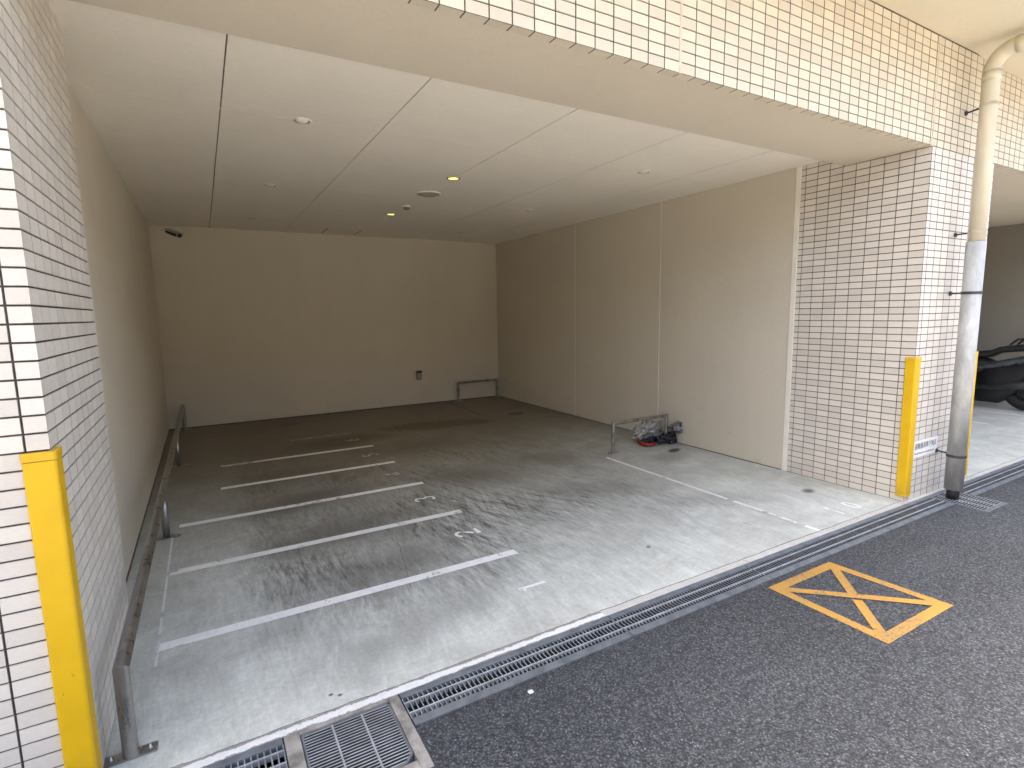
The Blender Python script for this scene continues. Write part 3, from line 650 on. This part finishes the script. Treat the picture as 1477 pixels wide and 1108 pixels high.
MB().tube([B-d*0.012, B], 0.033, 20).build('bezel', 'white', t); MB().tube([B, B+d*0.003], 0.029, 20).build('lens', 'black', t)

# ------------------------------------------------------------------ outlet box on the back wall
t = thing('outlet_box', 'grey weatherproof outlet box low on the back wall', 'outlet', (2.99, YB, 0.48))
MB().box(2.953, 3.03, YB-0.03, YB-0.0005, 0.41, 0.553, 0.005).build('housing', 'grey_box', t)
MB().box(2.949, 3.034, YB-0.055, YB-0.0305, 0.525, 0.556, 0.004).build('hood', 'black', t)
MB().box(2.966, 3.018, YB-0.034, YB-0.0303, 0.425, 0.515, 0.001).build('socket_face', 'grille', t)

# ------------------------------------------------------------------ corner guards
def guard(cx, sx, z0, z1, y, label, leg=0.062, legy=0.058):
    """L-shaped pad on a pier corner; sx = +1 when the pier lies at +x of the corner"""
    t = thing('corner_guard', label, 'corner guard', (cx, y, z0), 'yellow corner guards')
    def prof(o, th):
        x = lambda v: cx + sx*v; P = []
        P += [(x(leg), y-0.0005), (x(leg+o), y-th*0.7-o), (x(leg-0.004+o), y-th-o)]
        for q in range(0, 91, 15): P.append((x(-th-o+0.010-0.010*math.sin(R(q))), y-th-o+0.010-0.010*math.cos(R(q))))
        P += [(x(-th-o), y+legy-0.004+o), (x(-th*0.7-o), y+legy+o), (x(-0.0005), y+legy), (x(-0.0005), y-0.0005)]
        return P
    MB().prism(prof(0, 0.013), 2, z0, z1-0.026).build('pad', 'yellow', t)
    MB().prism(prof(0.0016, 0.013), 2, z1-0.024, z1).build('end_cap', 'yellow_cap', t)
    MB().prism(prof(0.0016, 0.013), 2, z0-0.012, z0-0.001).build('end_cap', 'yellow_cap', t)
guard(XLP, -1, 0.055, 1.098, YF, 'yellow corner guard on the left pier in the foreground')
guard(XR, 1, 0.055, 1.088, YF, 'yellow corner guard on the right pier left of the drainpipe')
guard(X2A, -1, 0.055, 1.082, YF, 'yellow corner guard mostly hidden behind the drainpipe')

# ------------------------------------------------------------------ sign on the right pier
t = thing('wall_sign', 'small white notice with black Japanese writing beside the right yellow guard', 'sign', (4.73, YF, 0.39))
MB().box(4.545, 4.915, YF-0.004, YF-0.0005, 0.322, 0.452, 0.001).build('sign_plate', 'sign', t)
def text_mesh(s, size):
    cu = bpy.data.curves.new('lettering', 'FONT'); cu.body = s; cu.size = size; cu.extrude = 0.0004
    o = bpy.data.objects.new('lettering', cu); sc.collection.objects.link(o); bpy.context.view_layer.update()
    me = bpy.data.meshes.new_from_object(o.evaluated_get(bpy.context.evaluated_depsgraph_get())); bpy.data.objects.remove(o); return me
me = text_mesh('避難器具降下地点', 1.0)
xsv = [v.co.x for v in me.vertices]; ysv = [v.co.y for v in me.vertices]
if xsv:
    x0, x1, y0, y1 = min(xsv), max(xsv), min(ysv), max(ysv)
    for v in me.vertices:
        a, b, c = v.co; v.co = Vector((4.560+(a-x0)/(x1-x0)*0.335-4.73, -0.0046 - c*0.5, 0.385+(b-y0)/(y1-y0)*0.046-0.39))
    me.materials.append(MT['ink']); o = bpy.data.objects.new('lettering', me); sc.collection.objects.link(o); o.parent = t
g = MB(); x = 4.565
while x < 4.87:
    wd = random.choice((0.006, 0.008, 0.010)); g.box(x, x+wd, YF-0.0048, YF-0.0042, 0.346, 0.346+random.choice((0.008, 0.011, 0.012))); x += wd+random.choice((0.003, 0.004, 0.008))
g.build('small_lettering', 'grey_box', t)

# ------------------------------------------------------------------ drainpipe
px, py = 4.852, 1.762
t = thing('drainpipe', 'cream drainpipe with a grey galvanised lower sleeve on the right pier', 'drainpipe', (px, py, 0))
MB().tube([(px, py, 0.002), (px, py, 0.09)], 0.041, 28).build('rubber_foot', 'black', t)
MB().tube([(px, py, 0.075), (px, py, 1.905)], 0.0585, 36).build('metal_sleeve', 'galv_pipe', t)
zt = 3.125
pt = [(px, py, 1.88), (px, py, zt-0.09)] + [(px, py-0.09+0.09*math.cos(R(q)), zt-0.09+0.09*math.sin(R(q))) for q in range(10, 91, 10)] + [(px, -1.2, zt)]
pt = [(px, py, 1.88), (px, py, 3.05)] + [(px+0.10-0.10*math.cos(R(q)), py-0.0, 3.05+0.10*math.sin(R(q))) for q in ()] + [(px, py-0.12+0.12*math.cos(R(q)), 3.05+0.12*math.sin(R(q))) for q in range(9, 91, 9)] + [(px, 1.235, 3.17)]
MB().tube(pt, 0.0495, 32).build('plastic_pipe', 'pvc', t)
MB().tube([(px, py, 2.985), (px, py, 3.045)], 0.0545, 32).build('socket_collar', 'pvc', t)
MB().tube([(px, py-0.125, 3.17), (px, py-0.18, 3.17)], 0.0545, 32).build('socket_collar', 'pvc', t)
for z, r, m in ((2.83, 0.052, 'pvc'), (1.975, 0.052, 'pvc'), (1.545, 0.061, 'dark_metal'), (0.335, 0.061, 'dark_metal')):
    bd = MB().tube([(px+r*math.cos(R(q)), py+r*math.sin(R(q)), z) for q in range(0, 360, 12)], 0.0028, 6, closed=True)
    for dz in (-0.007, 0.007): bd.tube([(px+r*math.cos(R(q)), py+r*math.sin(R(q)), z+dz) for q in range(0, 360, 12)], 0.0028, 6, closed=True)
    bd.box(px+r-0.002, px+r+0.018, py-0.008, py+0.008, z-0.009, z+0.009, 0.002)
    bk = bd.build('clamp_band', m, t)
    MB().tube([(px+0.02, py+r*0.9, z), (px+0.055, YF-0.012, z)], 0.006, 10).tube([(px+0.055, YF-0.012, z), (px+0.055, YF-0.0005, z)], 0.017, 16).build('clamp_stem', 'dark_metal', bk)

# ------------------------------------------------------------------ steel rails
def rail(pts_feet, z, r, label, mids=(), plate=(0.075, 0.024), pdir='x'):
    a, b = Vector((*pts_feet[0], 0)), Vector((*pts_feet[1], 0))
    t = thing('wheel_stop_rail', label, 'guard rail', a, 'low stainless rails')
    u = Vector((0, 0, z))
    MB().tube([a+u, b+u], r, 20).build('top_bar', 'steel', t) if False else None
    MB().tube([a, a+u, b+u, b], r, 24).build('bent_tube', 'steel', t)
    feet = [a, b] + [Vector((*m, 0)) for m in mids]
    for m in mids: MB().tube([(m[0], m[1], 0), (m[0], m[1], z-r*0.3)], r*0.92, 20).build('post', 'steel', t)
    for f in feet:
        px_, py_ = (plate if pdir == 'x' else plate[::-1])
        fp = MB().box(f.x-px_, f.x+px_, f.y-py_, f.y+py_, 0.0005, 0.006, 0.001).build('foot_plate', 'steel', t)
        for s in (-1, 1):
            q = MB(); ox, oy = (s*0.055, 0) if pdir == 'x' else (0, s*0.055)
            q.lathe([(0.008, 0.006), (0.008, 0.012), (0.0045, 0.0125), (0.004, 0.02), (0, 0.021)], f.x+ox, f.y+oy, 10)
            q.build('anchor_bolt', 'steel', fp)
rail(((-0.322, 2.068), (-0.300, 8.19)), 0.316, 0.0235, 'long low steel rail along the left wall', ((-0.316, 4.15), (-0.308, 6.17)))
rail(((3.590, 4.20), (4.345, 4.20)), 0.312, 0.0190, 'short steel rail in front of the rubbish by the right wall', pdir='x', plate=(0.06, 0.02))
rail(((3.655, 8.215), (4.385, 8.205)), 0.312, 0.0190, 'short dark steel rail against the back wall corner', plate=(0.06, 0.02))

# ------------------------------------------------------------------ things left by the right wall
def crumple(c, rad, seed, amp=0.28, sub=5, tilt=0, pinch=0):
    g = MB(); bmesh.ops.create_icosphere(g.b, subdivisions=sub, radius=1)
    for v in g.b.verts:
        n = v.co.normalized(); q = n*1.7+Vector((seed, seed*.7, 0)); f = 1
        rd = abs(mnoise.noise(q*1.3)); f += amp*(rd*2-0.6); f += amp*0.5*(1-2*abs(mnoise.noise(q*3.4))) - amp*0.3; f += amp*0.10*mnoise.noise(q*8)
        p = Vector((n.x*rad[0], n.y*rad[1], n.z*rad[2]))*f
        if pinch: p.z *= 1 - pinch*abs(n.x)
        p = Matrix.Rotation(tilt, 3, 'Y') @ p + Vector(c); p.z = max(p.z, 0.004+0.003*mnoise.noise(q*5)); v.co = p
    for f in g.b.faces: f.smooth = (mnoise.noise(f.calc_center_median()*40) > -0.1)
    return g
tag(crumple((4.235, 4.37, 0.115), (0.185, 0.085, 0.115), 3.1, 0.42, 5).build('plastic_bag', 'film', loc=(4.235, 4.37, 0)), 'crumpled grey plastic bag behind the short rail by the right wall', 'plastic bag')
# bundled silver cover: pleated, tapering, open folded end to the right
g = MB(); rows = []; ax0, ax1 = Vector((4.400, 4.235, 0.135)), Vector((4.405, 4.02, 0.225)); dd = (ax1-ax0).normalized(); ss = dd.cross(Vector((0, 0, 1))).normalized(); uu = ss.cross(dd)
for i in range(15):
    f = i/14; rr = 0.030+0.042*f**0.8; row = []
    for j in range(44):
        q = 2*math.pi*j/44 + 0.9*f; k = 1+0.11*math.sin(6*q+2*math.sin(f*5))*(0.5+0.5*f) + 0.10*mnoise.noise(Vector((q*2, f*6, 1)))
        row.append(g.b.verts.new(ax0+dd*(f*0.19+0.007*math.sin(3*q)*f) + ss*math.cos(q)*rr*k + uu*math.sin(q)*rr*k*0.85))
    rows.append(row)
for i in range(3):    # fold the mouth inwards
    f = (i+1)/3; row = []
    for j in range(44):
        v = rows[14][j].co; c = ax0+dd*0.19; row.append(g.b.verts.new(c + (v-c)*(1-0.27*f) - dd*0.05*f*(1+0.4*math.sin(j))))
    rows.append(row)
for A_, B_ in zip(rows, rows[1:]):
    for j in range(44): g.b.faces.new((A_[j], A_[(j+1) % 44], B_[(j+1) % 44], B_[j])).smooth = True
g.b.faces.new(rows[0]); g.b.faces.new(rows[-1])
k = N('silver_cover'); n = k.noise(k.obj, 22, 4, 0.6, 0.8)
MT['cover'] = k.out(k.mix(k.step(n, 0.42, 0.58), (0.10, 0.10, 0.10), (0.42, 0.41, 0.39)), 0.32, 0.3, 0.5)
tag(g.build('folded_cover', 'cover', loc=(4.40, 4.13, 0.15)), 'bundled silver cover lying on the black lock by the right wall', 'bike cover')
t = thing('cable_lock', 'red cable lock looped on the floor in front of the grey plastic bag', 'bike lock', (4.08, 4.24, 0))
MB().tube([(4.165, 4.185, .022), (4.10, 4.168, .022), (4.055, 4.19, .024), (4.035, 4.24, .027), (4.05, 4.30, .034), (4.075, 4.34, .045)], 0.020, 14).build('red_sleeve', 'red', t)
MB().tube([(4.165, 4.186, .022), (4.20, 4.182, .018), (4.24, 4.180, .014), (4.29, 4.176, .014), (4.33, 4.170, .016)], 0.0065, 10).build('cable', 'steel', t)
t = thing('chain_lock', 'black chain lock heaped on the floor below the silver cover', 'bike lock', (4.33, 4.20, 0))
lp_ = MB(); P = []
for i in range(70):
    q = i/69*6.3*math.pi; rr = 0.055+0.022*math.sin(i*0.7); P.append((4.325+rr*1.35*math.cos(q)+0.02*math.sin(i*.37), 4.185+rr*0.9*math.sin(q), 0.024+i*0.00125+0.008*math.sin(i*1.1)))
lp_.tube(P, 0.019, 10).build('sleeved_chain', 'vinyl', t)
MB().tube([(4.395+0.045*math.cos(R(q))*0.9, 4.145, 0.062+0.052*math.sin(R(q))) for q in range(-20, 201, 20)], 0.010, 12).build('shackle', 'black', t)
MB().box(4.335, 4.445, 4.125, 4.165, 0.004, 0.05, 0.01).build('lock_body', 'black', t)
MB().tube([(4.352, 4.124, 0.027), (4.352, 4.119, 0.027)], 0.010, 16).build('keyhole_cap', 'galv', t)
st = MB(); st.b.free(); st = crumple((4.22, 4.30, 0.03), (0.15, 0.05, 0.04), 9.4, 0.3, 4)
tag(st.build('rag', 'vinyl', loc=(4.22, 4.30, 0)), 'black rag on the floor under the grey plastic bag', 'rag')

# ------------------------------------------------------------------ motorcycle in the neighbouring garage
bxm = 9.72
t = thing('motorcycle', 'black motorcycle with a silver tail panel parked in the neighbouring garage', 'motorcycle', (bxm, 3.4, 0))
def wheel(y, r, wdt, name):
    h = MB().tube([(bxm, y+(r-wdt/2)*math.cos(R(q)), r+(r-wdt/2)*math.sin(R(q))) for q in range(0, 360, 10)], wdt/2, 14, closed=True).build(name, 'rubber', t)
    rim = MB().tube([(bxm, y+(r-wdt)*math.cos(R(q)), r+(r-wdt)*math.sin(R(q))) for q in range(0, 360, 12)], 0.014, 8, closed=True)
    rim.tube([(bxm-0.02, y, r), (bxm+0.02, y, r)], r-0.09, 24)
    for q in range(0, 360, 60): rim.tube([(bxm, y+0.03*math.cos(R(q)), r+0.03*math.sin(R(q))), (bxm, y+(r-wdt)*math.cos(R(q+12)), r+(r-wdt)*math.sin(R(q+12)))], 0.012, 8)
    rim.tube([(bxm-0.06, y, r), (bxm+0.06, y, r)], 0.04, 14).build('rim', 'black', h)
    MB().tube([(bxm-0.062, y, r), (bxm-0.058, y, r)], 0.13, 24).build('brake_disc', 'dark_metal', h)
wheel(2.78, 0.305, 0.15, 'wheel'); wheel(4.15, 0.295, 0.11, 'wheel')
def loft(secs, n=20):
    """secs: (y, z_centre, half_width, half_height) along the bike"""
    g = MB(); rows = []
    for y, z, hw, hh in secs:
        row = []
        for j in range(n):
            q = 2*math.pi*j/n; cx_, sx_ = math.cos(q), math.sin(q)
            row.append(g.b.verts.new((bxm+math.copysign(abs(cx_)**0.75, cx_)*hw, y, z+math.copysign(abs(sx_)**0.75, sx_)*hh)))
        rows.append(row)
    for A_, B_ in zip(rows, rows[1:]):
        for j in range(n): g.b.faces.new((A_[j], A_[(j+1) % n], B_[(j+1) % n], B_[j])).smooth = True
    g.b.faces.new(rows[0]); g.b.faces.new(rows[-1]); return g
loft([(2.36, .90, .05, .03), (2.5, .89, .10, .05), (2.9, .865, .13, .05), (3.12, .83, .14, .045), (3.22, .77, .15, .05), (3.5, .735, .15, .05), (3.62, .75, .11, .05)]).build('seat', 'vinyl', t)
loft([(2.33, .84, .04, .02), (2.5, .80, .11, .05), (2.85, .70, .145, .065), (3.15, .615, .16, .055), (3.45, .54, .15, .04), (3.6, .52, .10, .02)]).build('tail_panel', 'silver', t)
loft([(3.1, .50, .12, .14), (3.3, .42, .16, .30), (3.6, .42, .18, .33), (3.9, .46, .18, .29), (4.05, .55, .15, .18)]).build('engine', 'black', t)
loft([(2.52, .62, .09, .05), (2.75, .63, .13, .09), (2.93, .44, .15, .25), (3.1, .36, .17, .29), (3.35, .36, .17, .29)]).build('rear_fairing', 'black', t)
loft([(3.58, .80, .10, .06), (3.75, .86, .15, .11), (4.0, .89, .15, .11), (4.15, .86, .08, .07)]).build('fuel_tank', 'black', t)
loft([(4.1, .82, .12, .14), (4.3, .84, .15, .18), (4.45, .80, .10, .12), (4.52, .76, .03, .04)]).build('front_cowl', 'black', t)
s_ = MB()
for s in (-0.085, 0.085): s_.tube([(bxm+s, 2.78, .305), (bxm+s, 3.05, .36), (bxm+s*.9, 3.4, .42)], [0.022, .03, .04], 12)
s_.build('swingarm', 'dark_metal', t)
f_ = MB()
for s in (-0.09, 0.09): f_.tube([(bxm+s, 4.15, .295), (bxm+s, 3.98, .95)], 0.022, 12)
f_.build('front_fork', 'dark_metal', t)
MB().tube([(bxm+.36, 3.86, 1.0), (bxm+.25, 3.93, 1.02), (bxm+.08, 3.98, 0.98), (bxm-.08, 3.98, 0.98), (bxm-.25, 3.93, 1.02), (bxm-.36, 3.86, 1.0)], 0.015, 12).build('handlebar', 'black', t)
MB().tube([(bxm-.15, 3.5, .30), (bxm-.17, 3.1, .30), (bxm-.18, 2.95, .34), (bxm-.18, 2.55, .42)], [0.03, 0.03, 0.055, 0.05], 18).build('exhaust', 'dark_metal', t)
MB().tube([(bxm-.13, 3.0, .90), (bxm-.13, 2.92, .985), (bxm-.12, 2.5, 1.0), (bxm+.12, 2.5, 1.0), (bxm+.13, 2.92, .985), (bxm+.13, 3.0, .90)], 0.014, 12).build('grab_rail', 'black', t)
MB().box(bxm-.09, bxm+.09, 2.30, 2.34, .78, .82, .008).build('tail_light', 'red', t)
fd = MB(); rows = []
for q in range(20, 150, 10): rows.append([fd.b.verts.new((bxm+sx, 2.78+0.335*math.cos(R(q+15)), .305+0.335*math.sin(R(q+15)))) for sx in (-.08, .08)])
for A_, B_ in zip(rows, rows[1:]): fd.b.faces.new((A_[0], A_[1], B_[1], B_[0]))
bmesh.ops.solidify(fd.b, geom=fd.b.faces[:], thickness=0.006); fd.build('mudguard', 'black', t)
